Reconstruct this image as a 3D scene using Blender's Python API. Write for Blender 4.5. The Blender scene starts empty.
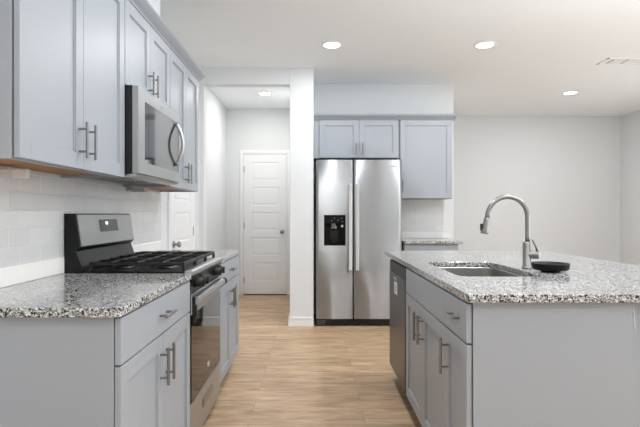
import bpy, bmesh, math
from mathutils import Vector, Matrix

sc = bpy.context.scene
col = sc.collection
PI = math.pi

# ------------------------------------------------------------------ camera
H = 1.19
cam_d = bpy.data.cameras.new('camera')
cam_d.sensor_width = 36.0
cam_d.lens = 500.0 / 640.0 * 36.0
cam_d.shift_x = 6.0 / 640.0
cam_d.shift_y = 0.5 / 640.0
cam_d.clip_start = 0.05
cam = bpy.data.objects.new('camera', cam_d)
cam.location = (0, 0, H)
cam.rotation_euler = (PI / 2, 0, 0)
col.objects.link(cam)
sc.camera = cam

# ------------------------------------------------------------------ world, lights, exposure
w = bpy.data.worlds.new('world')
sc.world = w
w.use_nodes = True
w.node_tree.nodes['Background'].inputs[0].default_value = (0.86, 0.93, 1.0, 1)
w.node_tree.nodes['Background'].inputs[1].default_value = 1.0
sc.view_settings.view_transform = 'Standard'
sc.view_settings.look = 'None'
sc.view_settings.gamma = 1.0
sc.view_settings.exposure = 0.0
sc.cycles.max_bounces = 10
sc.cycles.diffuse_bounces = 7
sc.cycles.glossy_bounces = 5
sc.cycles.sample_clamp_indirect = 6.0
sc.cycles.caustics_reflective = False


def area_light(name, loc, rot, sx, sy, power, color):
    d = bpy.data.lights.new(name, 'AREA')
    d.shape = 'RECTANGLE'
    d.size = sx
    d.size_y = sy
    d.energy = power
    d.color = color
    o = bpy.data.objects.new(name, d)
    o.location = loc
    o.rotation_euler = rot
    col.objects.link(o)
    return o


# added lamps for daylight from unseen windows behind and at right; walls stay solid
DAY = (0.87, 0.94, 1.0)
area_light('daylight_strip_behind', (1.0, -2.99, 1.3), (PI / 2, 0, PI), 0.5, 2.4, 10, DAY)  # unseen narrow lamp, placed for the bright band on the fridge doors
area_light('daylight_window_behind', (3.5, -2.99, 1.35), (PI / 2, 0, PI), 1.3, 2.1, 9, DAY)
area_light('daylight_window_right_near', (4.70, 1.0, 1.4), (0, PI / 2 + .55, 0), 2.0, 2.6, 56, DAY)
area_light('daylight_window_right_far', (4.70, 4.9, 1.4), (0, PI / 2 + .45, 0), 2.0, 2.4, 28, DAY)
# added unseen fill lamp, aimed up to brighten the ceiling
area_light('ceiling_fill', (2.4, 1.35, 1.45), (PI, 0, 0), 0.8, 0.8, 108, (0.89, 0.945, 1.0))


# ------------------------------------------------------------------ materials
def S(r, g, b):
    f = lambda c: (c / 12.92 if c <= 0.04045 else ((c + 0.055) / 1.055) ** 2.4)
    return (f(r / 255), f(g / 255), f(b / 255), 1)


def mat(name, color, rough=0.5, metal=0.0, spec=0.5, coat=0.0, emit=None, estr=0.0, ior=None):
    m = bpy.data.materials.new(name)
    m.use_nodes = True
    b = m.node_tree.nodes['Principled BSDF']
    b.inputs['Base Color'].default_value = color
    b.inputs['Roughness'].default_value = rough
    b.inputs['Metallic'].default_value = metal
    b.inputs['Specular IOR Level'].default_value = spec
    b.inputs['Coat Weight'].default_value = coat
    if ior: b.inputs['IOR'].default_value = ior
    if emit:
        b.inputs['Emission Color'].default_value = emit
        b.inputs['Emission Strength'].default_value = estr
    return m


def nodes(m):
    return m.node_tree.nodes, m.node_tree.links, m.node_tree.nodes['Principled BSDF']


def obj_coords(m, scale=(1, 1, 1), rot=(0, 0, 0), loc=(0, 0, 0)):
    N, L, b = nodes(m)
    g = N.new('ShaderNodeNewGeometry')          # world position: a fixed place in the room
    mp = N.new('ShaderNodeMapping')
    mp.inputs['Scale'].default_value = scale
    mp.inputs['Rotation'].default_value = rot
    mp.inputs['Location'].default_value = loc
    L.new(g.outputs['Position'], mp.inputs['Vector'])
    return mp


def add_bump(m, scale, strength, dist=0.001, stretch=(1, 1, 1)):
    N, L, b = nodes(m)
    mp = obj_coords(m, stretch)
    n = N.new('ShaderNodeTexNoise')
    n.inputs['Scale'].default_value = scale
    n.inputs['Detail'].default_value = 3
    L.new(mp.outputs[0], n.inputs['Vector'])
    bp = N.new('ShaderNodeBump')
    bp.inputs['Strength'].default_value = strength
    bp.inputs['Distance'].default_value = dist
    L.new(n.outputs['Fac'], bp.inputs['Height'])
    L.new(bp.outputs[0], b.inputs['Normal'])
    return m


M = {}
M['wall'] = add_bump(mat('wall_paint', S(221, 224, 226), 0.65, spec=0.3), 160, 0.12)
M['ceiling'] = add_bump(mat('ceiling_paint', S(238, 242, 244), 0.8, spec=0.2), 120, 0.15)
M['white'] = mat('white_trim_paint', S(235, 237, 239), 0.35)
M['cabinet'] = add_bump(mat('grey_cabinet_paint', S(158, 164, 171), 0.38, spec=0.45), 60, 0.03)
M['wood_under'] = mat('raw_cabinet_wood', S(165, 122, 78), 0.6)
M['nickel'] = mat('brushed_nickel', S(148, 147, 145), 0.28, 1.0)
M['glass_mirror'] = mat('reflective_microwave_glass', S(30, 30, 31), 0.05, spec=0.9, ior=2.1)
M['dispenser_black'] = mat('matte_black_dispenser', S(7, 7, 8), 0.45, spec=0.15)
M['dim_print'] = mat('dim_print', S(120, 120, 120), 0.4)
M['hinge'] = mat('satin_hinge', S(196, 195, 192), 0.35, 0.6)
M['black'] = mat('black_enamel', S(8, 8, 9), 0.3, spec=0.3)
M['black_matte'] = mat('black_plastic', S(20, 20, 21), 0.5)
M['iron'] = mat('cast_iron', S(18, 18, 19), 0.45)
M['tray_black'] = mat('black_tray_plastic', S(5, 5, 6), 0.4, spec=0.25)
M['glass_black'] = mat('black_glass', S(14, 14, 15), 0.04, spec=0.4, ior=1.45)
M['dark_steel'] = mat('dark_stainless', S(84, 85, 87), 0.32, 1.0)
M['quartz'] = mat('white_ledge', S(238, 237, 234), 0.3)
M['lens'] = mat('lamp_lens', (1, 1, 1, 1), 0.5, emit=(1, 0.97, 0.92, 1), estr=14)
M['led'] = mat('display_glow', (1, 1, 1, 1), 0.5, emit=(1, 1, 1, 1), estr=1.5)
M['label'] = mat('white_label', S(235, 235, 232), 0.5)
M['grey_print'] = mat('grey_print', S(190, 190, 190), 0.4)
M['screen'] = mat('dark_display', S(60, 60, 60), 0.15)
M['caulk'] = mat('white_caulk', S(196, 202, 208), 0.6)
M['shadow_gap'] = mat('dark_gap', S(48, 48, 50), 0.7)


def steel(name, color, rough, stretch, aniso=1.0):
    m = mat(name, color, rough, 1.0)
    N, L, b = nodes(m)
    mp = obj_coords(m, stretch)
    n = N.new('ShaderNodeTexNoise')
    n.inputs['Scale'].default_value = 1.0
    n.inputs['Detail'].default_value = 4
    L.new(mp.outputs[0], n.inputs['Vector'])
    r = N.new('ShaderNodeMapRange')
    r.inputs[3].default_value = rough - 0.05
    r.inputs[4].default_value = rough + 0.07
    L.new(n.outputs['Fac'], r.inputs[0])
    L.new(r.outputs[0], b.inputs['Roughness'])
    b.inputs['Anisotropic'].default_value = aniso
    b.inputs['Anisotropic Rotation'].default_value = 0.25
    t = N.new('ShaderNodeTangent')
    t.direction_type = 'RADIAL'
    t.axis = 'Z'
    L.new(t.outputs[0], b.inputs['Tangent'])
    return m


M['steel'] = steel('brushed_stainless', S(196, 199, 201), 0.60, (3, 3, 900))
M['steel_bright'] = steel('bright_handle_stainless', S(238, 240, 240), 0.5, (3, 3, 300))
M['steel_x'] = steel('brushed_stainless_range', S(188, 190, 190), 0.40, (400, 3, 400), 0.3)
M['steel_sink'] = mat('satin_sink_steel', S(175, 174, 170), 0.3, 1.0)


def granite():
    m = mat('speckled_granite', (1, 1, 1, 1), 0.12, spec=0.5)
    N, L, b = nodes(m)
    mp = obj_coords(m)

    def speck(scale, lo, hi, seed):
        v = N.new('ShaderNodeTexVoronoi')
        v.inputs['Scale'].default_value = scale
        mp2 = N.new('ShaderNodeMapping')
        mp2.inputs['Location'].default_value = (seed, seed * 1.7, seed * 0.3)
        L.new(mp.outputs[0], mp2.inputs[0])
        L.new(mp2.outputs[0], v.inputs['Vector'])
        sep = N.new('ShaderNodeSeparateColor')
        L.new(v.outputs['Color'], sep.inputs[0])
        r = N.new('ShaderNodeMapRange')
        r.inputs[1].default_value = lo
        r.inputs[2].default_value = hi
        L.new(sep.outputs[0], r.inputs[0])
        return r.outputs[0]

    def mix(fac, a, c):
        x = N.new('ShaderNodeMixRGB')
        L.new(fac, x.inputs[0])
        if isinstance(a, tuple): x.inputs[1].default_value = a
        else: L.new(a, x.inputs[1])
        x.inputs[2].default_value = c
        return x.outputs[0]

    c = mix(speck(170, 0.45, 0.6, 0.0), S(219, 220, 219), S(172, 172, 171))
    c = mix(speck(260, 0.62, 0.68, 3.1), c, S(120, 117, 115))
    c = mix(speck(150, 0.80, 0.83, 7.7), c, S(52, 50, 50))
    c = mix(speck(330, 0.84, 0.87, 5.2), c, S(30, 29, 30))
    L.new(c, b.inputs['Base Color'])
    return m


M['granite'] = granite()


def tile(name, axis, mortar=(238, 238, 238)):
    m = mat(name, (1, 1, 1, 1), 0.12, spec=0.5)
    N, L, b = nodes(m)
    g = N.new('ShaderNodeNewGeometry')
    s = N.new('ShaderNodeSeparateXYZ')
    cmb = N.new('ShaderNodeCombineXYZ')
    L.new(g.outputs['Position'], s.inputs[0])
    L.new(s.outputs[axis], cmb.inputs[0])
    sub = N.new('ShaderNodeMath')
    sub.operation = 'SUBTRACT'
    sub.inputs[1].default_value = 0.98
    L.new(s.outputs[2], sub.inputs[0])
    L.new(sub.outputs[0], cmb.inputs[1])
    br = N.new('ShaderNodeTexBrick')
    br.offset = 0.5
    br.inputs['Scale'].default_value = 1.0
    br.inputs['Brick Width'].default_value = 0.152
    br.inputs['Row Height'].default_value = 0.0755
    br.inputs['Mortar Size'].default_value = 0.0018
    br.inputs['Mortar Smooth'].default_value = 0.3
    br.inputs['Bias'].default_value = 0
    br.inputs['Color1'].default_value = S(226, 227, 227)
    br.inputs['Color2'].default_value = S(218, 219, 219)
    br.inputs['Mortar'].default_value = S(*mortar)
    L.new(cmb.outputs[0], br.inputs['Vector'])
    L.new(br.outputs['Color'], b.inputs['Base Color'])
    r = N.new('ShaderNodeMapRange')
    r.inputs[3].default_value = 0.14
    r.inputs[4].default_value = 0.7
    L.new(br.outputs['Fac'], r.inputs[0])
    L.new(r.outputs[0], b.inputs['Roughness'])
    n = N.new('ShaderNodeTexNoise')
    n.inputs['Scale'].default_value = 9
    L.new(g.outputs['Position'], n.inputs['Vector'])
    bp1 = N.new('ShaderNodeBump')
    bp1.inputs['Strength'].default_value = 0.35
    bp1.inputs['Distance'].default_value = 0.006
    L.new(n.outputs['Fac'], bp1.inputs['Height'])
    bp = N.new('ShaderNodeBump')
    bp.invert = True
    bp.inputs['Strength'].default_value = 0.7
    bp.inputs['Distance'].default_value = 0.0015
    L.new(br.outputs['Fac'], bp.inputs['Height'])
    L.new(bp1.outputs[0], bp.inputs['Normal'])
    L.new(bp.outputs[0], b.inputs['Normal'])
    return m


M['tile_left'] = tile('glazed_subway_tile_left', 1)
M['tile_back'] = tile('glazed_subway_tile_back', 0, (224, 225, 225))


def floor_mat():
    m = mat('oak_plank_floor', (1, 1, 1, 1), 0.42, spec=0.35)
    N, L, b = nodes(m)
    mp = obj_coords(m, loc=(0.37, 0.05, 0))
    br = N.new('ShaderNodeTexBrick')
    br.offset = 0.37
    br.inputs['Scale'].default_value = 1.0
    br.inputs['Brick Width'].default_value = 1.05
    br.inputs['Row Height'].default_value = 0.18
    br.inputs['Mortar Size'].default_value = 0.0012
    br.inputs['Color1'].default_value = (0, 0, 0, 1)
    br.inputs['Color2'].default_value = (1, 1, 1, 1)
    br.inputs['Mortar'].default_value = (0.4, 0.4, 0.4, 1)
    L.new(mp.outputs[0], br.inputs['Vector'])
    # per-plank offset for the grain
    mul = N.new('ShaderNodeVectorMath')
    mul.operation = 'MULTIPLY_ADD'
    mul.inputs[1].default_value = (7, 3, 5)
    L.new(br.outputs['Color'], mul.inputs[0])
    L.new(mp.outputs[0], mul.inputs[2])
    mp2 = N.new('ShaderNodeMapping')
    mp2.inputs['Scale'].default_value = (1.7, 10, 1)
    L.new(mul.outputs[0], mp2.inputs[0])
    n = N.new('ShaderNodeTexNoise')
    n.inputs['Scale'].default_value = 1.6
    n.inputs['Detail'].default_value = 7
    n.inputs['Roughness'].default_value = 0.62
    n.inputs['Distortion'].default_value = 0.5
    L.new(mp2.outputs[0], n.inputs['Vector'])
    cr = N.new('ShaderNodeValToRGB')
    cr.color_ramp.elements[0].position = 0.33
    cr.color_ramp.elements[0].color = S(154, 123, 94)
    cr.color_ramp.elements[1].position = 0.66
    cr.color_ramp.elements[1].color = S(222, 192, 158)
    mp3 = N.new('ShaderNodeMapping')
    mp3.inputs['Scale'].default_value = (5, 55, 1)
    L.new(mul.outputs[0], mp3.inputs[0])
    n2 = N.new('ShaderNodeTexNoise')
    n2.inputs['Scale'].default_value = 1.5
    n2.inputs['Detail'].default_value = 4
    L.new(mp3.outputs[0], n2.inputs['Vector'])
    mixn = N.new('ShaderNodeMix')
    mixn.inputs[0].default_value = 0.35
    L.new(n.outputs['Fac'], mixn.inputs[2])
    L.new(n2.outputs['Fac'], mixn.inputs[3])
    L.new(mixn.outputs[0], cr.inputs[0])
    mx = N.new('ShaderNodeMixRGB')
    mx.blend_type = 'MULTIPLY'
    mx.inputs[0].default_value = 1
    L.new(cr.outputs[0], mx.inputs[1])
    r2 = N.new('ShaderNodeMapRange')
    r2.inputs[3].default_value = 0.84
    r2.inputs[4].default_value = 1.06
    L.new(br.outputs['Color'], r2.inputs[0])
    L.new(r2.outputs[0], mx.inputs[2])
    mx2 = N.new('ShaderNodeMixRGB')
    mx2.blend_type = 'MULTIPLY'
    L.new(br.outputs['Fac'], mx2.inputs[0])
    L.new(mx.outputs[0], mx2.inputs[1])
    mx2.inputs[2].default_value = (0.55, 0.5, 0.45, 1)
    L.new(mx2.outputs[0], b.inputs['Base Color'])
    bp = N.new('ShaderNodeBump')
    bp.inputs['Strength'].default_value = 0.15
    bp.inputs['Distance'].default_value = 0.001
    L.new(n.outputs['Fac'], bp.inputs['Height'])
    L.new(bp.outputs[0], b.inputs['Normal'])
    return m


M['floor'] = floor_mat()


# ------------------------------------------------------------------ mesh helpers
class MB:
    """collects shapes into one mesh; T maps local (u, v, w) to world"""
    def __init__(self, T=None):
        self.bm = bmesh.new()
        self.T = T or (lambda u, v, w: (u, v, w))

    def _merge(self, b2, smooth=False):
        for v in b2.verts:
            v.co = Vector(self.T(*v.co))
        bmesh.ops.recalc_face_normals(b2, faces=b2.faces)
        for f in b2.faces: f.smooth = smooth
        me = bpy.data.meshes.new('tmp')
        b2.to_mesh(me)
        b2.free()
        self.bm.from_mesh(me)
        bpy.data.meshes.remove(me)
        return self

    def box(self, x0, x1, y0, y1, z0, z1, bev=0.0, seg=2):
        b = bmesh.new()
        bmesh.ops.create_cube(b, size=1.0)
        for v in b.verts:
            v.co = Vector(((v.co.x + .5) * (x1 - x0) + x0, (v.co.y + .5) * (y1 - y0) + y0, (v.co.z + .5) * (z1 - z0) + z0))
        if bev > 0:
            bmesh.ops.bevel(b, geom=b.edges[:] + b.verts[:], offset=bev, segments=seg, affect='EDGES', profile=0.5)
        return self._merge(b)

    def prism(self, pts, axis, a0, a1, bev=0.0):
        """polygon extruded along axis 0/1/2; pts are the other two coordinates in order"""
        b = bmesh.new()
        def mk(p, a):
            c = list(p)
            c.insert(axis, a)
            return b.verts.new(c)
        A = [mk(p, a0) for p in pts]
        B_ = [mk(p, a1) for p in pts]
        b.faces.new(A)
        b.faces.new(B_[::-1])
        n = len(pts)
        for i in range(n):
            b.faces.new((A[i], A[(i + 1) % n], B_[(i + 1) % n], B_[i]))
        if bev > 0:
            bmesh.ops.bevel(b, geom=b.edges[:] + b.verts[:], offset=bev, segments=2, affect='EDGES', profile=0.5)
        return self._merge(b)

    def cyl(self, p0, p1, r, r2=None, seg=20, bev=0.0):
        p0, p1 = Vector(p0), Vector(p1)
        d = p1 - p0
        b = bmesh.new()
        bmesh.ops.create_cone(b, cap_ends=True, segments=seg, radius1=r, radius2=r if r2 is None else r2, depth=d.length)
        if bev > 0:
            es = [e for e in b.edges if any(len(f.verts) > 4 for f in e.link_faces)]
            bmesh.ops.bevel(b, geom=es, offset=bev, segments=2, affect='EDGES', profile=0.5)
        q = Vector((0, 0, 1)).rotation_difference(d.normalized()).to_matrix().to_4x4()
        bmesh.ops.transform(b, matrix=Matrix.Translation((p0 + p1) / 2) @ q, verts=b.verts)
        self._merge(b, False)
        return self

    def tube(self, pts, r, seg=14, flat=None):
        """round tube through pts; r a number or a list; flat=(su, sv) squeezes the section"""
        pts = [Vector(p) for p in pts]
        n = len(pts)
        rs = r if isinstance(r, (list, tuple)) else [r] * n
        b = bmesh.new()
        rings = []
        up = None
        for i, p in enumerate(pts):
            t = (pts[min(i + 1, n - 1)] - pts[max(i - 1, 0)]).normalized()
            if up is None:
                up = t.orthogonal().normalized()
            up = (up - t * up.dot(t)).normalized()
            sd = t.cross(up)
            ring = []
            for k in range(seg):
                a = 2 * PI * k / seg
                ring.append(b.verts.new(p + up * math.cos(a) * rs[i] + sd * math.sin(a) * rs[i]))
            rings.append(ring)
        for i in range(n - 1):
            for k in range(seg):
                b.faces.new((rings[i][k], rings[i][(k + 1) % seg], rings[i + 1][(k + 1) % seg], rings[i + 1][k]))
        b.faces.new(rings[0])
        b.faces.new(rings[-1][::-1])
        return self._merge(b, True)

    def lathe(self, c, prof, seg=32, smooth=True):
        """profile of (radius, height) turned about a vertical axis at c"""
        b = bmesh.new()
        rings = []
        for (r, h) in prof:
            rings.append([b.verts.new((c[0] + r * math.cos(2 * PI * k / seg), c[1] + r * math.sin(2 * PI * k / seg), c[2] + h)) for k in range(seg)])
        for i in range(len(prof) - 1):
            for k in range(seg):
                b.faces.new((rings[i][k], rings[i][(k + 1) % seg], rings[i + 1][(k + 1) % seg], rings[i + 1][k]))
        if prof[0][0] > 1e-5: b.faces.new(rings[0])
        if prof[-1][0] > 1e-5: b.faces.new(rings[-1][::-1])
        bmesh.ops.remove_doubles(b, verts=b.verts, dist=1e-6)
        return self._merge(b, smooth)

    def rim_slab(self, outer, inner, z0, z1, bev=0.004):
        """slab with a hole: outer and inner loops of (x, y), the same number of points in each"""
        b = bmesh.new()
        lo = [b.verts.new((x, y, z0)) for x, y in outer]
        to = [b.verts.new((x, y, z1)) for x, y in outer]
        li = [b.verts.new((x, y, z0)) for x, y in inner]
        ti = [b.verts.new((x, y, z1)) for x, y in inner]
        n = len(outer)
        for i in range(n):
            j = (i + 1) % n
            b.faces.new((to[i], to[j], ti[j], ti[i]))
            b.faces.new((lo[i], lo[j], li[j], li[i]))
            b.faces.new((lo[i], lo[j], to[j], to[i]))
            b.faces.new((li[i], li[j], ti[j], ti[i]))
        return self._merge(b)


ORG = {}


def obj(name, mb, m, parent=None, smooth_angle=None):
    """links the collected mesh as ONE object; vertices become local to the thing's base"""
    me = bpy.data.meshes.new(name)
    off = ORG.get(parent.name, Vector((0, 0, 0))) if parent else Vector((0, 0, 0))
    bmesh.ops.translate(mb.bm, verts=mb.bm.verts, vec=-off)
    mb.bm.to_mesh(me)
    mb.bm.free()
    me.materials.append(m)
    o = bpy.data.objects.new(name, me)
    col.objects.link(o)
    if parent:
        o.parent = parent
        ORG[o.name] = off
    return o


def solo(name, mb, m, loc):
    """a thing that is one mesh, its origin at loc"""
    me = bpy.data.meshes.new(name)
    bmesh.ops.translate(mb.bm, verts=mb.bm.verts, vec=-Vector(loc))
    mb.bm.to_mesh(me)
    mb.bm.free()
    me.materials.append(m)
    o = bpy.data.objects.new(name, me)
    o.location = loc
    col.objects.link(o)
    ORG[o.name] = Vector(loc)
    return o


def tag(o, label, cat, group=None):
    o['label'] = label
    o['category'] = cat
    if group: o['group'] = group
    return o


def thing(name, label, cat, loc, group=None):
    o = bpy.data.objects.new(name, None)
    o.location = loc
    o.empty_display_size = 0.1
    col.objects.link(o)
    ORG[o.name] = Vector(loc)
    if label: tag(o, label, cat, group)
    return o


def struct(name, mb, m, label=None, cat=None):
    o = obj(name, mb, m)
    o['kind'] = 'structure'
    if label: tag(o, label, cat)
    return o


def struct_root(name, loc, label, cat):
    o = thing(name, label, cat, loc)
    o['kind'] = 'structure'
    return o


def dup(root, loc, label=None, group=None):
    r = root.copy()
    col.objects.link(r)
    r.location = loc
    if label: r['label'] = label
    if group: r['group'] = group
    for ch in list(root.children):
        c = ch.copy()
        col.objects.link(c)
        c.parent = r
        for g in list(ch.children):
            d = g.copy()
            col.objects.link(d)
            d.parent = c
    return r


# ================================================================== SETTING
CEIL = 2.74
WX = -1.217         # left wall
BY = 5.95           # kitchen back wall
DY = 7.92           # dining far wall
RX = 4.85           # right wall
CT, CB = 0.905, 0.875   # countertop top and underside
W = M['wall']

struct('floor', MB().box(-1.6, RX + .2, -3.2, DY + .2, -0.1, 0), M['floor'], 'light oak plank floor', 'floor')
struct('ceiling', MB().box(-1.6, RX + .2, -3.2, DY + .2, CEIL, CEIL + .1), M['ceiling'], 'smooth off-white ceiling over the kitchen', 'ceiling')
struct('wall_left', MB().box(WX - .12, WX, -3.0, 5.3, 0, CEIL), W, 'off-white left wall', 'wall')
struct('wall_right', MB().box(RX, RX + .12, -3.0, DY, 0, CEIL), W, 'off-white right wall', 'wall')
struct('wall_far', MB().box(1.66, RX, DY, DY + .12, 0, CEIL), W, 'off-white far wall', 'wall')
struct('wall_behind', MB().box(-1.6, RX, -3.12, -3.0, 0, CEIL), W, 'wall behind the camera', 'wall')
# kitchen back wall, a solid block up to the dining wall
struct('wall_kitchen', MB().box(-0.005, 1.66, BY, DY + .12, 0, CEIL, 0.004, 1), W, 'off-white wall behind the refrigerator', 'wall')
# pier between hall opening and fridge
struct('wall_pier', MB().box(-0.257, -0.005, 5.3, 7.36, 0, CEIL, 0.004, 1), W, 'off-white pier between hall opening and refrigerator', 'wall')
hd = MB().box(WX - .15, -0.257, 5.3, 5.42, 2.565, CEIL)
hd.box(WX - .15, -1.168, 5.3, 5.42, 0, 2.565)
struct('wall_header', hd, W, 'wall framing the hall opening', 'wall')
struct('wall_hall_left', MB().box(-1.4, -1.285, 5.42, 7.36, 0, CEIL), W, 'left wall of the hall', 'wall')
struct('wall_hall_end', MB().box(-1.4, -0.005, 7.36, 7.48, 0, CEIL), W, 'end wall of the hall', 'wall')
# boxed duct chase over the microwave cabinet
struct('wall_chase', MB().box(WX, -0.975, 2.42, 3.17, 2.242, CEIL), W, 'boxed chase above the microwave cabinet', 'wall')

# tile and the pale ledge below it
struct('wall_tile_left', MB().box(WX, WX + .010, 0.3, 3.95, 0.98, 1.40), M['tile_left'], 'glossy pale subway tile on the left wall', 'tile')
struct('trim_1', MB().box(WX, WX + .014, 0.3, 3.95, CT, 0.98, 0.003, 1), M['quartz'], 'white ledge under the left tile', 'trim')
struct('wall_tile_back', MB().box(0.945, 1.546, BY - .010, BY, 0.98, 1.40), M['tile_back'], 'glossy pale subway tile beside the refrigerator', 'tile')
struct('trim_2', MB().box(0.945, 1.60, BY - .014, BY, CT, 0.98, 0.003, 1), M['quartz'], 'white ledge under the tile beside the refrigerator', 'trim')


def baseboard(name, boxes):
    mb = MB()
    for (x0, x1, y0, y1) in boxes:
        mb.box(x0, x1, y0, y1, 0, 0.078, 0.002, 1)
        cx0, cx1, cy0, cy1 = x0, x1, y0, y1
        mb.box(x0 + .004 * (x1 - x0 > .1), x1 - .004 * (x1 - x0 > .1), y0 + .004 * (y1 - y0 > .1), y1, 0.07, 0.10, 0.003, 1)
    o = struct(name, mb, M['white'], 'white baseboard', 'baseboard')
    return o


baseboard('baseboard_pier', [(-0.272, -0.005, 5.285, 5.30), (-0.272, -0.257, 5.30, 7.345)])
baseboard('baseboard_hall', [(-1.285, -1.10, 7.345, 7.36), (-1.285, -1.27, 5.43, 7.345)])
baseboard('baseboard_left', [(WX, WX + .015, 5.05, 5.30), (WX, WX + .015, 3.98, 4.13)])
baseboard('baseboard_far', [(1.66, RX, DY - .015, DY)])
baseboard('baseboard_right', [(RX - .015, RX, -3.0, DY)])


def panel_door(name, T, width, height, knob_u, hinge_u, label, casing_name, gap=0.012):
    """five-panel door in local (u across, v out of the wall, w up)"""
    root = struct_root(name, T(width / 2, 0, 0), label, 'door')
    t = 0.010
    b = MB(T)
    st = 0.115
    b.box(0, width, -0.02, t * .2, gap, height)
    # stiles and rails standing proud, panels recessed with a raised field
    n = 5
    rail = 0.105
    b.box(0, st, 0, t, gap, height, .0015, 1)
    b.box(width - st, width, 0, t, gap, height, .0015, 1)
    botr = 0.20
    ph = (height - gap - botr - 0.115 - rail * (n - 1)) / n
    z = gap
    b.box(st, width - st, 0, t, z, z + botr, .0015, 1)
    z += botr
    for i in range(n):
        # raised field
        b.box(st + .022, width - st - .022, 0, t * .75, z + .022, z + ph - .022, .004, 2)
        z += ph
        rr = rail if i < n - 1 else 0.115
        b.box(st, width - st, 0, t, z, z + rr, .0015, 1)
        z += rr
    leaf = obj('leaf', b, M['white'], root)
    k = MB(T)
    zz = 0.93
    k.cyl((knob_u, t, zz), (knob_u, t + .008, zz), .030, seg=24, bev=.002)
    k.cyl((knob_u, t + .008, zz), (knob_u, t + .035, zz), .011, seg=16)
    pts = [(knob_u, t + .032, zz), (knob_u, t + .038, zz), (knob_u, t + .05, zz), (knob_u, t + .06, zz), (knob_u, t + .065, zz)]
    k.tube(pts, [.014, .024, .028, .022, .008], seg=20)
    obj('knob', k, M['nickel'], root)
    for hz in (0.22, 1.02, height - 0.22):
        h = MB(T)
        h.cyl((hinge_u, t + .004, hz - .045), (hinge_u, t + .004, hz + .045), .006, seg=12)
        h.box(hinge_u - .012, hinge_u + .012, 0, t + .002, hz - .043, hz + .043)
        obj('hinge', h, M['hinge'], root)
    # casing round the leaf
    c = MB(T)
    cw = 0.057
    for (u0, u1) in ((-cw - .004, -.004), (width + .004, width + cw + .004)):
        c.box(u0, u1, 0, .014, 0, height + .006 + cw, .003, 1)
        c.box(u0 + .012, u1 - .012, .010, .019, 0, height + .006 + cw, .003, 1)
    c.box(-.004, width + .004, 0, .014, height + .006, height + .006 + cw, .003, 1)
    c.box(-.004, width + .004, .010, .019, height + .018, height + cw - .006, .003, 1)
    o = struct(casing_name, c, M['white'], 'white casing around ' + label, 'trim')
    return root


# hall door (faces the camera), leaf x from -1.03 to -0.404
panel_door('door_1', lambda u, v, w: (-1.033 + u, 7.36 - v - .001, w), 0.63, 2.065, 0.565, 0.004,
           'white five-panel door at the end of the hall', 'trim_3', gap=0.014)
struct('door_gap_shade', MB().box(-1.033, -0.403, 7.335, 7.362, 0, 0.010), M['shadow_gap'], 'dark strip painted as shade in the gap under the hall door', 'trim')  # dark strip stands in for the shaded gap below the leaf
# door on the left wall past the counter
panel_door('door_2', lambda u, v, w: (WX + v + .001, 4.22 + u, w), 0.77, 2.05, 0.07, 0.766,
           'white five-panel door on the left wall past the counter', 'trim_4')

# ================================================================== CABINET PARTS
CABM = M['cabinet']


def shaker(T, u0, u1, w0, w1, t=0.019, st=0.060, rec=0.009):
    """shaker door as one mesh; T's v axis points out of the cabinet face"""
    b = MB(T)
    b.box(u0 + .01, u1 - .01, 0.001, t - rec, w0 + .01, w1 - .01)
    b.box(u0, u0 + st, 0, t, w0, w1, .0012, 1)
    b.box(u1 - st, u1, 0, t, w0, w1, .0012, 1)
    b.box(u0 + st, u1 - st, 0, t, w0, w0 + st, .0012, 1)
    b.box(u0 + st, u1 - st, 0, t, w1 - st, w1, .0012, 1)
    # small ogee step inside the frame
    s = .006
    for (a0, a1, c0, c1) in ((u0 + st, u0 + st + s, w0 + st, w1 - st), (u1 - st - s, u1 - st, w0 + st, w1 - st),
                             (u0 + st, u1 - st, w0 + st, w0 + st + s), (u0 + st, u1 - st, w1 - st - s, w1 - st)):
        b.box(a0, a1, 0.002, t - rec * .5, c0, c1, .001, 1)
    return b


def slab_front(T, u0, u1, w0, w1, t=0.019):
    return MB(T).box(u0, u1, 0, t, w0, w1, .0015, 1)


def bar_handle(T, u, w, length, t=0.019, vertical=True, r=0.006, stand=0.032):
    b = MB(T)
    h = length / 2
    if vertical:
        b.cyl((u, t + stand, w - h), (u, t + stand, w + h), r, seg=16, bev=.001)
        for s in (-1, 1):
            b.cyl((u, t - .0005, w + s * h * .62), (u, t + stand, w + s * h * .62), r * .8, seg=12)
    else:
        b.cyl((u - h, t + stand, w), (u + h, t + stand, w), r, seg=16, bev=.001)
        for s in (-1, 1):
            b.cyl((u + s * h * .62, t - .0005, w), (u + s * h * .62, t + stand, w), r * .8, seg=12)
    return b


# frames of reference: u along the run, v out of the face, w up
FX = -0.618                                   # left base face plane
TL = lambda u, v, w: (FX + v + .004, u, w)
UX = -0.929                                   # left upper face plane
TU = lambda u, v, w: (UX + v + .003, u, w)
IX = 0.572                                    # island face plane
TI = lambda u, v, w: (IX - v - .004, u, w)
BF = 5.589                                    # back upper face plane
TB = lambda u, v, w: (u, BF - v, w)
BB = 5.335                                    # back base face plane
TBB = lambda u, v, w: (u, BB - v, w)


def carcass(T, u0, u1, depth, toe=True, top=CB - .001, toe_in=.075):
    b = MB(T)
    z0 = 0.105 if toe else 0
    b.box(u0, u1, -depth, -.002, z0, top, .001, 1)
    if toe: b.box(u0 + .002, u1 - .002, -depth + .002, -toe_in, 0, z0 + .002)
    return b


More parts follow.
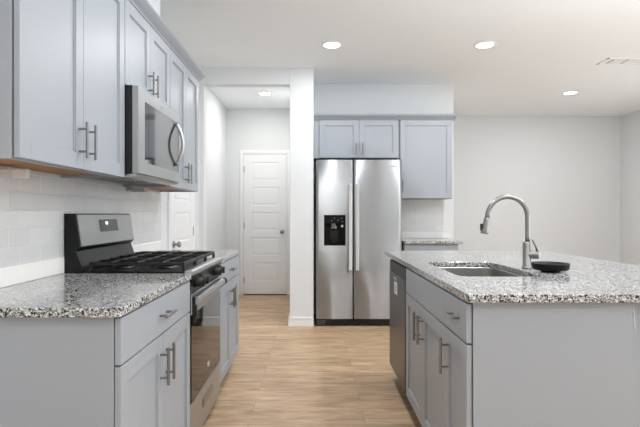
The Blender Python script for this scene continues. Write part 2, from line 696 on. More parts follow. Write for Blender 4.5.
# ---------------- base cabinet left of the range
c = thing('base_cabinet', 'grey base cabinet with wide drawer over two doors, left of the range', 'cabinet', (-0.91, 1.97, 0))
b = MB().box(WX + .002, FX - .002, 1.560, 2.402, .105, CB - .001)
b.box(WX + .002, FX - .075, 1.560, 2.40, 0, .107)
obj('body', b, CABM, c)
obj('end_panel', MB().box(WX + .002, FX + .001, 1.540, 1.5595, 0, CB - .001, .001, 1), CABM, c)
d = obj('drawer', slab_front(TL, 1.541, 2.400, .723, .868), CABM, c)
obj('handle', bar_handle(TL, 1.972, .797, .135, vertical=False), M['nickel'], d)
d = obj('door', shaker(TL, 1.541, 1.971, .108, .717), CABM, c)
obj('handle', bar_handle(TL, 1.935, .600, .145), M['nickel'], d)
d = obj('door', shaker(TL, 1.974, 2.400, .108, .717), CABM, c)
obj('handle', bar_handle(TL, 2.010, .600, .145), M['nickel'], d)

# ---------------- base cabinet past the range
c = thing('base_cabinet', 'grey base cabinet with one drawer over two doors, past the range', 'cabinet', (-0.91, 3.56, 0))
b = MB().box(WX + .002, FX - .002, 3.170, 3.930, .105, CB - .001)
b.box(WX + .002, FX - .075, 3.170, 3.930, 0, .107)
obj('body', b, CABM, c)
obj('end_panel', MB().box(WX + .002, FX + .001, 3.9305, 3.95, .105, CB - .001, .001, 1).box(WX + .002, FX - .075, 3.9305, 3.95, 0, .105), CABM, c)
d = obj('drawer', slab_front(TL, 3.172, 3.947, .723, .868), CABM, c)
obj('handle', bar_handle(TL, 3.56, .797, .135, vertical=False), M['nickel'], d)
d = obj('door', shaker(TL, 3.172, 3.558, .108, .717), CABM, c)
obj('handle', bar_handle(TL, 3.522, .600, .145), M['nickel'], d)
d = obj('door', shaker(TL, 3.561, 3.947, .108, .717), CABM, c)
obj('handle', bar_handle(TL, 3.597, .600, .145), M['nickel'], d)

# ---------------- countertops
tag(solo('countertop', MB().box(WX + .001, -0.588, 1.516, 2.404, CB, CT, .004, 2), M['granite'], (-0.9, 1.96, CB)),
    'speckled grey granite countertop slab left of the range', 'countertop')
tag(solo('countertop', MB().box(WX + .001, -0.588, 3.168, 3.975, CB, CT, .004, 2), M['granite'], (-0.9, 3.57, CB)),
    'speckled grey granite countertop slab past the range', 'countertop')
tag(solo('countertop', MB().box(0.945, 1.572, 5.275, BY - .002, CB, CT, .004, 2), M['granite'], (1.25, 5.6, CB)),
    'short granite countertop slab beside the refrigerator', 'countertop')


# ---------------- upper cabinets, left wall
def upper_left(u0, u1, z0, label, handle_w, hl, hinge_gap=.003, end_near=False, loc=None, floor_wood=True, z1=2.240):
    c = thing('wall_cabinet', label, 'cabinet', (-1.07, (u0 + u1) / 2, z0))
    b = MB()
    X0, X1 = WX + .011, UX - .002
    th = .018
    # carcass with a recessed raw-wood bottom
    b.box(X0, X1, u0, u0 + th, z0, z1, .0008, 1)
    b.box(X0, X1, u1 - th, u1, z0, z1, .0008, 1)
    b.box(X0, X1, u0 + th, u1 - th, z0 + .02, z1)
    b.box(X1 - .020, X1, u0 + th, u1 - th, z0, z0 + .03)
    obj('body', b, CABM, c)
    if floor_wood:
        obj('underside', MB().box(X0 + .001, X1 - .021, u0 + th + .001, u1 - th - .001, z0 + .014, z0 + .0195), M['wood_under'], c)
    mid = (u0 + u1) / 2
    for (a0, a1, hu) in ((u0 + .003, mid - .0015, mid - .038), (mid + .0015, u1 - .003, mid + .038)):
        d = obj('door', shaker(TU, a0, a1, z0 + .003, z1 - .004), CABM, c)
        obj('handle', bar_handle(TU, hu, handle_w, hl), M['nickel'], d)
    return c


upper_left(1.538, 2.398, 1.362, 'tall grey two-door upper cabinet nearest, left of the microwave', 1.475, .140)
upper_left(2.400, 3.150, 1.813, 'short grey two-door upper cabinet above the microwave', 1.905, .125, floor_wood=False)
upper_left(3.153, 3.925, 1.362, 'grey two-door upper cabinet past the microwave', 1.475, .140)

# crown moulding over the run, with a return at the far end
prof = [(UX - .01, 2.241), (UX + .022, 2.241), (UX + .026, 2.250), (UX + .048, 2.266), (UX + .066, 2.282), (UX + .070, 2.292), (UX - .01, 2.292)]
cr = MB().prism(prof, 1, 1.50, 3.975)
cr.box(WX + .002, UX, 3.925, 3.975, 2.241, 2.292, .003, 1)
cr.box(WX + .002, UX, 1.50, 1.538, 2.241, 2.292, .003, 1)
tag(solo('crown_moulding', cr, CABM, (UX, 2.7, 2.241)), 'long grey crown moulding along the tops of the left upper cabinets', 'moulding')

# small white boxes under the cabinets
u = MB().box(-1.205, -1.136, 1.885, 1.93, 1.338, 1.3605, .002, 1)
u.box(-1.137, -1.078, 1.88, 1.90, 1.325, 1.3605, .003, 1)
u.cyl((-1.108, 1.879, 1.345), (-1.108, 1.881, 1.345), .003, seg=8)
tag(solo('junction_box', u, M['white'], (-1.14, 1.93, 1.325)), 'small white box under the nearest upper cabinet', 'box')
u = MB().box(-1.17, -1.085, 3.20, 3.28, 1.332, 1.3605, .003, 1)
u.box(-1.20, -1.17, 3.21, 3.27, 1.340, 1.3605, .002, 1)
tag(solo('junction_box', u, M['grey_print'], (-1.14, 3.24, 1.33)), 'small grey box under the upper cabinet past the microwave', 'box')

# ---------------- back upper cabinets
c = thing('wall_cabinet', 'short grey two-door cabinet above the refrigerator', 'cabinet', (0.48, 5.76, 1.815))
b = MB().box(0.001, 0.949, BF + .002, BY - .001, 1.812, 2.240, .001, 1)
obj('body', b, CABM, c)
obj('filler', MB().box(0.001, 0.055, BF - .001, BF + .002, 1.812, 2.240), CABM, c)
for (a0, a1, hu) in ((.061, .5015, .467), (.5045, .941, .540)):
    d = obj('door', shaker(TB, a0, a1, 1.817, 2.236), CABM, c)
    obj('handle', bar_handle(TB, hu, 1.915, .135), M['nickel'], d)
c = thing('wall_cabinet', 'tall grey single-door upper cabinet right of the refrigerator', 'cabinet', (1.25, 5.76, 1.362))
b = MB().box(0.951, 1.545, BF + .002, BY - .011, 1.362, 2.240, .001, 1)
obj('body', b, CABM, c)
d = obj('door', shaker(TB, .962, 1.540, 1.366, 2.236), CABM, c)
obj('handle', bar_handle(TB, .990, 1.50, .135), M['nickel'], d)
prof = [(BF + .01, 2.241), (BF - .022, 2.241), (BF - .026, 2.250), (BF - .050, 2.268), (BF - .066, 2.284), (BF - .070, 2.300), (BF + .01, 2.300)]
cr = MB().prism(prof, 0, 0.0, 1.575)
cr.box(1.545, 1.575, BF, BY - .002, 2.241, 2.300, .003, 1)
tag(solo('crown_moulding', cr, CABM, (0.8, BF, 2.241)), 'short grey crown moulding above the refrigerator cabinets', 'moulding')

# ---------------- back base cabinet
c = thing('base_cabinet', 'narrow grey base cabinet beside the refrigerator', 'cabinet', (1.25, 5.6, 0))
b = MB().box(0.955, 1.540, BB + .002, BY - .002, .105, CB - .001, .001, 1)
b.box(0.957, 1.538, BB + .075, BY - .004, 0, .107)
obj('body', b, CABM, c)
d = obj('drawer', slab_front(TBB, .962, 1.536, .722, .868), CABM, c)
obj('handle', bar_handle(TBB, 1.25, .797, .135, vertical=False), M['nickel'], d)
d = obj('door', shaker(TBB, .962, 1.536, .108, .717), CABM, c)
obj('handle', bar_handle(TBB, 1.49, .600, .145), M['nickel'], d)

# ================================================================== ISLAND
c = thing('kitchen_island', 'long grey kitchen island cabinet with doors facing the range', 'island', (0.86, 2.7, 0))
XB = 1.142
b = MB().box(IX + .002, XB, 1.815, 2.100, .105, CB - .001)          # narrow drawer unit
b.box(IX + .002, IX + .020, 2.100, 2.990, .105, CB - .001)          # sink base face
b.box(IX + .020, XB, 2.100, 2.990, .105, .125)                      # its floor
b.box(IX + .020, XB, 2.972, 2.990, .125, CB - .001)
b.box(XB - .012, XB, 2.100, 2.972, .125, CB - .001)
b.box(IX + .075, XB, 1.815, 2.990, 0, .107)                         # plinth
obj('body', b, CABM, c)
obj('end_panel', MB().box(IX - .0005, XB, 1.795, 1.8145, 0, CB - .001, .001, 1), CABM, c)
obj('end_panel', MB().box(IX - .0005, XB, 3.625, 3.645, .105, CB - .001, .001, 1).box(IX + .075, XB, 3.625, 3.645, 0, .105), CABM, c)
bp = MB().box(XB + .001, XB + .022, 1.803, 3.645, 0, CB - .001, .001, 1)
bp.box(XB + .022, XB + .11, 1.815, 3.645, 0, CB - .001)
obj('back_panel', bp, CABM, c)
cl = MB()
for (x, z0, z1) in ((1.1475, .838, .868), (1.1515, .80, .842), (1.1545, .775, .804)):
    cl.box(x, x + .004, 1.801, 1.8035, z0, z1, .001, 1)
o = obj('caulk_smear', cl, M['caulk'], c)
o['label'] = 'white caulk smear'
d = obj('drawer', slab_front(TI, 1.800, 2.0985, .723, .866), CABM, c)
obj('handle', bar_handle(TI, 1.935, .797, .135, vertical=False), M['nickel'], d)
obj('false_drawer_front', slab_front(TI, 2.0995, 2.985, .723, .866), CABM, c)
d = obj('door', shaker(TI, 1.800, 2.0975, .108, .717, st=.055), CABM, c)
obj('handle', bar_handle(TI, 2.045, .610, .145), M['nickel'], d)
d = obj('door', shaker(TI, 2.1005, 2.541, .108, .717), CABM, c)
obj('handle', bar_handle(TI, 2.498, .610, .145), M['nickel'], d)
d = obj('door', shaker(TI, 2.544, 2.985, .108, .717), CABM, c)
obj('handle', bar_handle(TI, 2.588, .610, .145), M['nickel'], d)

# island slab with the sink opening
def rounded(x0, x1, y0, y1, r, n=8):
    pts = []
    for (cx, cy, a0) in ((x1 - r, y1 - r, 0), (x0 + r, y1 - r, PI / 2), (x0 + r, y0 + r, PI), (x1 - r, y0 + r, 3 * PI / 2)):
        for k in range(n + 1):
            a = a0 + PI / 2 * k / n
            pts.append((cx + r * math.cos(a), cy + r * math.sin(a)))
    return pts


SX0, SX1, SY0, SY1 = .665, 1.055, 2.28, 2.965
inner = rounded(SX0, SX1, SY0, SY1, .06)
outer = rounded(.546, 1.80, 1.770, 3.90, .012)
slab = MB().rim_slab(outer, inner, CB, CT)
sl = solo('island_countertop', slab, M['granite'], (1.17, 2.8, CB))
tag(sl, 'large speckled granite island countertop with a sink cutout', 'countertop')
bv = sl.modifiers.new('edge', 'BEVEL')
bv.width = .004
bv.segments = 2
bv.limit_method = 'ANGLE'
bv.angle_limit = math.radians(60)

# sink
s = MB()
bsn = bmesh.new()
rings = []
for (gx, z, r) in ((.010, CB - .0005, .065), (-.004, CB - .0005, .06), (-.004, CB - .006, .06), (-.010, CB - .10, .055), (-.016, CB - .185, .05), (-.030, CB - .203, .045), (-.055, CB - .208, .04)):
    rings.append([bsn.verts.new((x, y, z)) for x, y in rounded(SX0 - gx, SX1 + gx, SY0 - gx, SY1 + gx, r)])
for i in range(len(rings) - 1):
    n = len(rings[0])
    for k in range(n):
        bsn.faces.new((rings[i][k], rings[i][(k + 1) % n], rings[i + 1][(k + 1) % n], rings[i + 1][k]))
bsn.faces.new(rings[-1])
s._merge(bsn, True)
sink = thing('kitchen_sink', 'undermount stainless steel sink set in the island countertop', 'sink', (.86, 2.62, CB - .2))
sk = obj('basin', s, M['steel_sink'], sink)
so = sk.modifiers.new('thickness', 'SOLIDIFY')
so.thickness = .0015
so.offset = -1
dr = MB().lathe((.86, 2.80, CB - .2078), [(0, .001), (.02, .001), (.03, .003), (.045, .003), (.047, .0)], seg=28)
obj('drain', dr, M['nickel'], sink)

# faucet
FXX, FY = 1.115, 2.62
f = thing('kitchen_faucet', 'tall brushed nickel gooseneck faucet beside the island sink', 'faucet', (FXX, FY, CT))
b = MB()
b.lathe((FXX, FY, CT), [(0, 0), (.026, 0), (.026, .006), (.0225, .010), (.021, .012), (.021, .135), (.019, .139), (0, .139)], seg=28)
obj('base', b, M['nickel'], f)
pts = []
rr = .105
cx, cz = FXX + .004 - rr, CT + .270
pts += [(FXX + .004, FY, CT + .135 + (cz - CT - .135) * k / 5) for k in range(5)]
for k in range(17):
    a = math.radians(172) * k / 16
    pts.append((cx + rr * math.cos(a), FY, cz + rr * math.sin(a)))
ex, ez = pts[-1][0], pts[-1][2]
pts += [(ex - .004, FY, ez - .025)]
obj('neck', MB().tube(pts, .0125, seg=18), M['nickel'], f)
dx, dz = -.18, -1
L_ = math.hypot(dx, dz)
dx, dz = dx / L_, dz / L_
sp = MB()
px, pz = ex - .003, ez - .020
sp.tube([(px + dx * t, FY, pz + dz * t) for t in (0, .006, .03, .075, .082, .084)], [.0135, .0155, .0165, .0205, .0205, .018], seg=22)
sh = obj('spray_head', sp, M['nickel'], f)
obj('spray_button', MB().box(px + dx * .05 - .027, px + dx * .05 - .014, FY - .006, FY + .006, pz - .068, pz - .030, .003, 2), M['black_matte'], sh)
lv = MB()
lv.cyl((FXX + .014, FY - .006, CT + .072), (FXX + .052, FY - .036, CT + .072), .0205, seg=24, bev=.003)
lv.tube([(FXX + .044, FY - .028, CT + .085), (FXX + .036, FY - .030, CT + .112), (FXX + .022, FY - .032, CT + .140), (FXX + .014, FY - .033, CT + .155)], [.006, .006, .005, .0045], seg=12)
obj('lever', lv, M['nickel'], f)

# black round tray by the faucet
tr = MB().lathe((1.170, 2.475, CT), [(0, 0), (.044, 0), (.046, .002), (.044, .009), (.076, .010), (.085, .015), (.089, .040), (.088, .043), (.084, .042), (.080, .024), (.070, .019), (0, .018)], seg=40)
tray = thing('round_tray', 'black round footed tray on the island countertop beside the faucet', 'tray', (1.170, 2.475, CT))
obj('bowl', tr, M['tray_black'], tray)
gr = MB()
for k in range(-3, 4):
    ln = math.sqrt(.066 ** 2 - (k * .018) ** 2)
    gr.box(1.170 + k * .018 - .002, 1.170 + k * .018 + .002, 2.475 - ln, 2.475 + ln, CT + .0185, CT + .026, .001, 1)
obj('insert', gr, M['black_matte'], tray)

# dishwasher in the island
d = thing('dishwasher', 'dark stainless dishwasher built into the far end of the island', 'dishwasher', (.86, 3.31, 0))
obj('tub', MB().box(.575, 1.13, 2.999, 3.620, .10, CB - .004), M['black_matte'], d)
obj('toe_panel', MB().box(.64, 1.10, 3.000, 3.618, 0.0, .10), M['black_matte'], d)
dd = obj('door', MB().box(.546, .574, 3.002, 3.616, .115, .788, .003, 2), M['dark_steel'], d)
ctl = MB().box(.549, .574, 3.002, 3.616, .790, .862, .003, 2)
obj('control_strip', ctl, M['black_matte'], d)
o = obj('lit_edge', MB().box(.5475, .5735, 2.9985, 3.0017, .13, .786), M['nickel'], dd)  # bright strip stands in for light on the door's side edge
o = obj('energy_label', MB().box(.5453, .5461, 3.28, 3.40, .655, .735), M['label'], dd)
o['label'] = 'white sticker'
obj('label_print', MB().box(.5449, .5454, 3.31, 3.37, .670, .722), M['grey_print'], o)
lg = MB()
lg.tube([(.5458, 3.42, .760), (.5456, 3.38, .752), (.5456, 3.34, .762), (.5456, 3.31, .748)], .0035, seg=8)
obj('logo', lg, M['grey_print'], dd)

# ================================================================== RANGE
Y0, Y1 = 2.409, 3.161
r = thing('gas_range', 'stainless and black gas range between the left base cabinets', 'range', (-0.9, 2.785, 0))
b = MB().box(-1.200, -0.622, Y0, Y1, .035, .893, .002, 1)
obj('body', b, M['black'], r)
for (x, y) in ((-1.15, Y0 + .05), (-1.15, Y1 - .05), (-.68, Y0 + .05), (-.68, Y1 - .05)):
    obj('foot', MB().cyl((x, y, 0), (x, y, .036), .018, seg=14), M['black_matte'], r)
# cooktop: black well with a stainless front lip
ck = MB().box(-1.120, -0.622, Y0, Y1, .893, .912, .003, 1)
ct = obj('cooktop', ck, M['black'], r)
lip = MB().prism([(-0.6215, .8935), (-0.580, .8935), (-0.578, .903), (-0.582, .914), (-0.590, .918), (-0.6215, .918)], 1, Y0, Y1)
obj('front_lip', lip, M['steel_x'], ct)
# slanted control panel
cp = MB().prism([(-0.640, .892), (-0.584, .892), (-0.598, .806), (-0.640, .806)], 1, Y0 + .002, Y1 - .002)
cpo = obj('control_panel', cp, M['black'], r)
kmb = None
for ky in (2.500, 2.605, 2.965, 3.070):
    k = MB()
    n_ = Vector((.086, 0, -.014)).normalized()
    base = Vector((-.590, ky, .852))
    k.cyl(base, base + n_ * .010, .028, seg=24, bev=.001)
    k.cyl(base + n_ * .010, base + n_ * .034, .023, .020, seg=24, bev=.002)
    k.box(base.x + .030, base.x + .042, ky - .005, ky + .005, base.z - .024, base.z + .015, .002, 1)
    obj('knob', k, M['black_matte'], cpo)
# oven door
DX0, DX1 = -.620, -.590
od = MB()
od.box(DX0, DX1, Y0 + .003, Y1 - .003, .700, .800, .003, 2)
od.box(DX0, DX1 - .006, Y1 - .020, Y1 - .003, .275, .700)
odo = obj('oven_door', od, M['steel_x'], r)
obj('window', MB().box(DX0 + .004, DX1 - .0015, Y0 + .004, Y1 - .006, .274, .6995, .002, 1), M['glass_black'], odo)
obj('side_edge', MB().box(DX0 - .002, DX1 - .004, Y0 + .0005, Y0 + .0036, .272, .801), M['black_matte'], odo)
h = MB().prism([(-.574, .748), (-.556, .752), (-.550, .770), (-.556, .788), (-.574, .790)], 1, Y0 + .012, Y1 - .045, .002)
ho = obj('handle', h, M['steel_x'], odo)
e = MB()
e.prism([(-.590, .655), (-.578, .662), (-.568, .70), (-.570, .748), (-.590, .748)], 1, Y0 + .014, Y0 + .034, .002)
e.box(-.5905, -.573, Y0 + .014, Y0 + .034, .749, .786, .002, 1)
obj('bracket', e, M['black_matte'], ho)
e = MB()
e.cyl((-.565, Y1 - .045, .772), (-.565, Y1 - .020, .772), .021, seg=24, bev=.003)
e.box(-.5905, -.565, Y1 - .042, Y1 - .024, .762, .784, .002, 1)
obj('end_cap', e, M['black_matte'], ho)
lgo = MB()
ring = []
for k in range(19):
    a = 2 * PI * k / 18 * .85 + .5
    ring.append((DX1 - .0008, 2.80 + .026 * math.cos(a), .352 + .013 * math.sin(a)))
lgo.tube(ring, .0018, seg=6)
lgo.box(DX1 - .0016, DX1 - .0006, 2.772, 2.828, .350, .355)
obj('logo', lgo, M['grey_print'], odo)
# drawer
dw = MB().box(DX0, DX1 - .004, Y0 + .003, Y1 - .003, .062, .264, .003, 2)
dwo = obj('drawer', dw, M['steel_x'], r)
dh = MB().box(DX1 - .0045, DX1 + .002, 2.665, 2.905, .158, .205, .003, 2)
obj('pull', dh, M['nickel'], dwo)
# backguard
bgp = [(-1.204, .893), (-1.110, .893), (-1.110, .915), (-1.150, 1.010), (-1.128, 1.028), (-1.151, 1.186), (-1.160, 1.192), (-1.204, 1.192)]
bg = MB().prism(bgp, 1, Y0, Y1 - .030, .0015)
bgo = obj('backguard', bg, M['black'], r)
pp = [(-1.1285, 1.032), (-1.1505, 1.184), (-1.1480, 1.1865), (-1.1240, 1.034)]
obj('steel_panel', MB().prism(pp, 1, Y0 + .012, Y1 - .034), M['steel_x'], bgo)
nx = (1.178 - 1.032)
def on_panel(y0, y1, s0, s1, t, off=0.0):
    p = lambda s, o_: (-1.1240 + (-1.1475 + 1.1240) * s + o_, 1.034 + (1.1805 - 1.034) * s + o_ * .16)
    a, b_ = p(s0, off), p(s1, off)
    a2, b2 = p(s0, off + t), p(s1, off + t)
    return MB().prism([a, b_, b2, a2], 1, y0, y1)
dso = obj('display', on_panel(2.655, 2.895, .42, .86, .0015), M['screen'], bgo)
obj('display_glow', on_panel(2.735, 2.762, .68, .78, .0006, .0016), M['led'], dso)
# burners
for (bx, by) in ((-.98, 2.60), (-.98, 2.97), (-.76, 2.60), (-.76, 2.97), (-.87, 2.785)):
    k = MB().lathe((bx, by, .911), [(0, 0), (.052, 0), (.052, .006), (.044, .012), (0, .012)], seg=28)
    ko = obj('burner', k, M['dark_steel'], r)
    obj('cap', MB().lathe((bx, by, .9235), [(0, 0), (.038, 0), (.040, .004), (.034, .008), (0, .008)], seg=28), M['iron'], ko)
# grates: three cast-iron sections
gz0, gz1 = .944, .956
secs = ((Y0 + .012, Y0 + .250), (Y0 + .254, Y1 - .254), (Y1 - .250, Y1 - .012))
for (g0, g1) in secs:
    g = MB()
    t = .006
    for x in (-1.085, -.632):
        g.box(x - t, x + t, g0, g1, gz0 - .004, gz1, .002, 1)
    for y in (g0 + t, g1 - t):
        g.box(-1.085, -.632, y - t, y + t, gz0 - .004, gz1, .002, 1)
    for x in (-1.085, -.632, -.8585):
        for y in (g0 + t, g1 - t):
            g.box(x - t * 1.2, x + t * 1.2, y - t * 1.2, y + t * 1.2, .9125, gz0, .002, 1)
    ym = (g0 + g1) / 2
    g.box(-1.085, -.632, ym - t * .8, ym + t * .8, gz0, gz1 + .002, .002, 1)
    for x in (-.985, -.8585, -.735):
        g.box(x - t * .8, x + t * .8, g0, g1, gz0, gz1 + .002, .002, 1)
    obj('grate', g, M['iron'], r)

# ================================================================== MICROWAVE
MY0, MY1 = 2.403, 3.147
m_ = thing('microwave', 'stainless over-the-range microwave under the short upper cabinet', 'microwave', (-1.03, 2.78, 1.40))
b = MB().prism([(-1.204, 1.392), (-0.905, 1.380), (-0.874, 1.392), (-0.874, 1.810), (-1.204, 1.810)], 1, MY0, MY1)
obj('body', b, M['black_matte'], m_)
und = MB().box(-1.16, -.93, MY0 + .05, MY1 - .05, 1.3755, 1.383, .002, 1)
uo = obj('underside', und, M['dark_steel'], m_)
for (a0, a1) in ((MY0 + .09, MY0 + .33), (MY1 - .33, MY1 - .09)):
    fl = MB()
    for k in range(9):
        x = -1.14 + k * .023
        fl.box(x, x + .010, a0, a1, 1.372, 1.3758)
    obj('grease_filter', fl, M['nickel'], uo)
fr = MB()
FX0, FX1 = -.873, -.845
fr.box(FX0, FX1, MY0 + .001, MY0 + .095, 1.388, 1.808)
fr.box(FX0, FX1, MY1 - .020, MY1 - .001, 1.388, 1.808)
fr.box(FX0, FX1, MY0 + .095, MY1 - .020, 1.752, 1.808)
fr.box(FX0, FX1, MY0 + .095, MY1 - .020, 1.388, 1.448)
fo = obj('door', fr, M['steel_x'], m_)
obj('window', MB().box(FX0 + .003, FX1 - .0015, MY0 + .094, MY1 - .019, 1.447, 1.753), M['glass_mirror'], fo)
obj('window_screen', MB().box(FX1 - .0014, FX1 - .0010, MY0 + .16, MY1 - .19, 1.480, 1.725), M['glass_mirror'], fo)
pts = []
for k in range(21):
    t = k / 20
    s_ = math.sin(PI * t)
    pts.append((FX1 + .004 + .040 * s_, 3.06, 1.485 + .26 * t))
obj('handle', MB().tube(pts, .011, seg=16), M['steel_x'], fo)
el = MB()
ring = [(FX1 + .0005, 2.78 + .020 * math.cos(2 * PI * k / 16), 1.780 + .008 * math.sin(2 * PI * k / 16)) for k in range(17)]
el.tube(ring, .0014, seg=6)
obj('emblem', el, M['grey_print'], fo)
vt = MB().prism([(-.874, 1.386), (-.850, 1.386), (-.862, 1.372), (-.915, 1.368), (-.93, 1.376)], 1, MY0 + .004, MY1 - .004)
obj('vent_lip', vt, M['steel_x'], m_)

# ================================================================== REFRIGERATOR
f = thing('refrigerator', 'stainless side-by-side refrigerator with a water dispenser', 'refrigerator', (.476, 5.6, 0))
FD0, FD1 = 5.275, 5.335
bdy = MB().box(.030, .922, FD1 + .006, BY - .03, .02, 1.750, .003, 1)
obj('body', bdy, M['black'], f)
gp = MB().box(.028, .924, 5.312, 5.340, .012, .078, .003, 1)
for k in range(6):
    gp.box(.20, .80, 5.309, 5.313, .024 + k * .008, .028 + k * .008)
obj('toe_grille', gp, M['black_matte'], f)
for x in (.075, .875):
    obj('foot', MB().box(x - .045, x + .045, 5.302, 5.345, 0, .060, .004, 2), M['dark_steel'] if x < .5 else M['black_matte'], f)


def fridge_door(x0, x1, z0, z1, hole=None):
    """door front slightly bowed outward; hole = dispenser opening"""
    b = bmesh.new()
    nx_ = 28
    xs = [x0 + (x1 - x0) * (0.5 - 0.5 * math.cos(PI * k / nx_)) for k in range(nx_ + 1)]
    zs = [z0, z1]
    if hole:
        xs = sorted(set([x for x in xs if not (abs(x - hole[0]) < .004 or abs(x - hole[1]) < .004)] + [hole[0], hole[1]]))
        zs = [z0, hole[2], hole[3], z1]
    def yf(x):
        t = (x - (x0 + x1) / 2) / ((x1 - x0) / 2)
        return FD0 + .004 * t * t + .018 * max(0, abs(t) - .90) ** 2 / .01 * .6
    V = {}
    for i, x in enumerate(xs):
        for j, z in enumerate(zs):
            V[i, j] = b.verts.new((x, yf(x), z))
    for i in range(len(xs) - 1):
        for j in range(len(zs) - 1):
            if hole and hole[0] - 1e-4 <= xs[i] and xs[i + 1] <= hole[1] + 1e-4 and j == 1:
                continue
            fc = b.faces.new((V[i, j], V[i + 1, j], V[i + 1, j + 1], V[i, j + 1]))
    # sides, top and bottom
    n = len(xs) - 1
    for j_, z in ((0, z0), (len(zs) - 1, z1)):
        bk = [b.verts.new((x, FD1, z)) for x in xs]
        for i in range(n):
            b.faces.new((V[i, j_], V[i + 1, j_], bk[i + 1], bk[i]))
        if j_ == 0: b0 = bk
        else: b1 = bk
    for i_ in (0, n):
        b.faces.new([V[i_, j] for j in range(len(zs))] + [b1[i_], b0[i_]])
    m = MB()
    for v in b.verts: pass
    bmesh.ops.recalc_face_normals(b, faces=b.faces)
    for fc in b.faces: fc.smooth = abs(fc.normal.y) > .3 and abs(fc.normal.z) < .1
    me = bpy.data.meshes.new('tmp')
    b.to_mesh(me)
    b.free()
    m.bm.from_mesh(me)
    bpy.data.meshes.remove(me)
    return m


HX0, HX1, HZ0, HZ1 = .1055, .3330, .857, 1.180
d1 = obj('freezer_door', fridge_door(.0235, .4135, .083, 1.762, (HX0, HX1, HZ0, HZ1)), M['steel'], f)
d2 = obj('fridge_door', fridge_door(.4205, .9285, .083, 1.762), M['steel'], f)
for (d, x0, x1) in ((d1, .362, .398), (d2, .436, .472)):
    h = MB().box(x0, x1, 5.222, 5.236, .600, 1.505, .004, 2)
    for z in (.615, 1.470):
        h.box(x0 + .004, x1 - .004, 5.234, 5.281, z, z + .025, .002, 1)
    obj('handle', h, M['steel_bright'], d)
obj('badge', MB().box(.790, .875, 5.2755, 5.2782, 1.688, 1.700), M['grey_print'], d2)
# dispenser
dp = MB()
th = .004
dp.box(HX0, HX1, 5.330, 5.334, HZ0, HZ1)                    # back
dp.box(HX0, HX0 + th, 5.277, 5.332, HZ0, HZ1)
dp.box(HX1 - th, HX1, 5.277, 5.332, HZ0, HZ1)
dp.box(HX0, HX1, 5.277, 5.332, HZ0, HZ0 + th)
dp.box(HX0, HX1, 5.277, 5.332, HZ1 - th, HZ1)
dp.box(HX0 + th, HX1 - th, 5.280, 5.325, 1.085, HZ1 - th, .003, 1)    # control head
dpo = obj('dispenser', dp, M['dispenser_black'], d1)
pd = MB().box(.165, .255, 5.303, 5.312, .900, 1.020, .008, 2)
pd.box(.185, .235, 5.296, 5.306, .885, .93, .004, 2)
obj('paddle', pd, M['black'], dpo)
sp = MB().cyl((.205, 5.300, 1.040), (.205, 5.300, 1.090), .022, .028, seg=20)
sp.box(.180, .240, 5.285, 5.315, 1.035, 1.062, .005, 2)
obj('spout', sp, M['nickel'], dpo)
for (x, z) in ((.215, 1.145), (.255, 1.125), (.29, 1.145), (.30, 1.11), (.19, 1.12)):
    obj('button', MB().cyl((x, 5.2785, z), (x, 5.2805, z), .006, seg=12), M['dim_print'], dpo)
obj('indicator', MB().box(.285, .308, 5.2785, 5.2805, 1.050, 1.074), M['grey_print'], dpo)

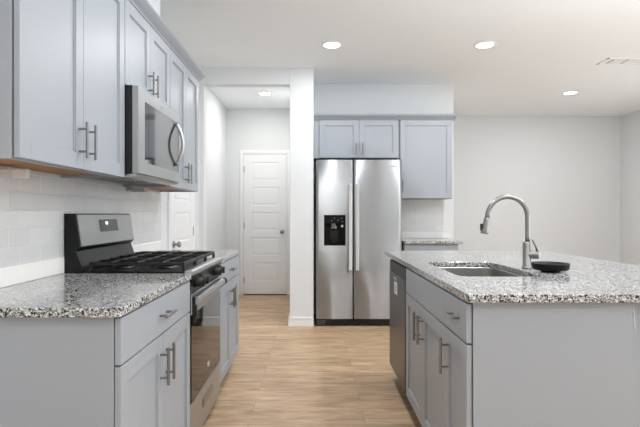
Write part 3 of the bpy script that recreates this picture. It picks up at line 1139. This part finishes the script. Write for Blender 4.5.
# ================================================================== CEILING LIGHTS
def downlight(x, y, label, power=14.5):
    t = thing('recessed_downlight', label, 'ceiling light', (x, y, CEIL), 'recessed ceiling downlights')
    rg = MB().lathe((x, y, CEIL), [(.074, -.001), (.078, -.0055), (.085, -.007), (.094, -.006), (.098, -.001), (.098, .002), (.074, .002)], seg=40)
    obj('trim_ring', rg, M['white'], t)
    ln = MB().lathe((x, y, CEIL), [(0, -.0035), (.073, -.0035), (.073, .001), (0, .001)], seg=40, smooth=False)
    obj('lens', ln, M['lens'], t)
    d = bpy.data.lights.new('downlight_lamp', 'AREA')
    d.shape = 'DISK'
    d.size = .12
    d.energy = power
    d.color = (.96, .975, 1.0)
    lo = bpy.data.objects.new('lamp_glow', d)
    lo.location = (0, 0, -.012)
    lo.parent = t
    col.objects.link(lo)
    return t


dl = downlight(.165, 4.586, 'round recessed downlight in the ceiling in front of the refrigerator')
dup(dl, (1.568, 4.586, CEIL), 'round recessed downlight in the ceiling above the island faucet')
dup(dl, (3.28, 6.40, CEIL), 'round recessed downlight nearest the far right wall corner')
hl = dup(dl, (-.63, 6.43, CEIL), 'round recessed downlight in the hall ceiling before the white door')
for ch in hl.children:
    if ch.type == 'LIGHT':
        ch.data = ch.data.copy()
        ch.data.energy = 12.5
        ch.data.color = (1.0, .955, .905)
# the same fittings go on over the nearer half of the kitchen, above the frame
for (x, y) in ((.165, 2.4), (1.568, 2.4), (3.28, 3.2), (.165, 0.2), (1.568, -1.6), (3.28, 0.0)):
    dup(dl, (x, y, CEIL), 'round recessed downlight over the near half of the kitchen')

# ceiling vent
v = thing('ceiling_vent', 'white slotted air vent in the ceiling at right', 'vent', (3.12, 5.07, CEIL))
fr = MB()
vx0, vx1, vy0, vy1 = 2.92, 3.33, 4.965, 5.165
for (a0, a1, c0, c1) in ((vx0, vx1, vy0, vy0 + .022), (vx0, vx1, vy1 - .022, vy1), (vx0, vx0 + .022, vy0, vy1), (vx1 - .022, vx1, vy0, vy1)):
    fr.box(a0, a1, c0, c1, CEIL - .008, CEIL, .002, 1)
obj('frame', fr, M['white'], v)
for (a0, a1) in ((vx0 + .0222, 2.994), (3.010, 3.142), (3.158, vx1 - .0222)):
    obj('louvre', MB().box(a0, a1, vy0 + .023, vy1 - .023, CEIL - .006, CEIL - .001, .001, 1), M['white'], v)
obj('duct_shade', MB().box(vx0 + .022, vx1 - .022, vy0 + .022, vy1 - .022, CEIL - .0009, CEIL), M['shadow_gap'], v)  # dark plate stands in for the shade inside the duct
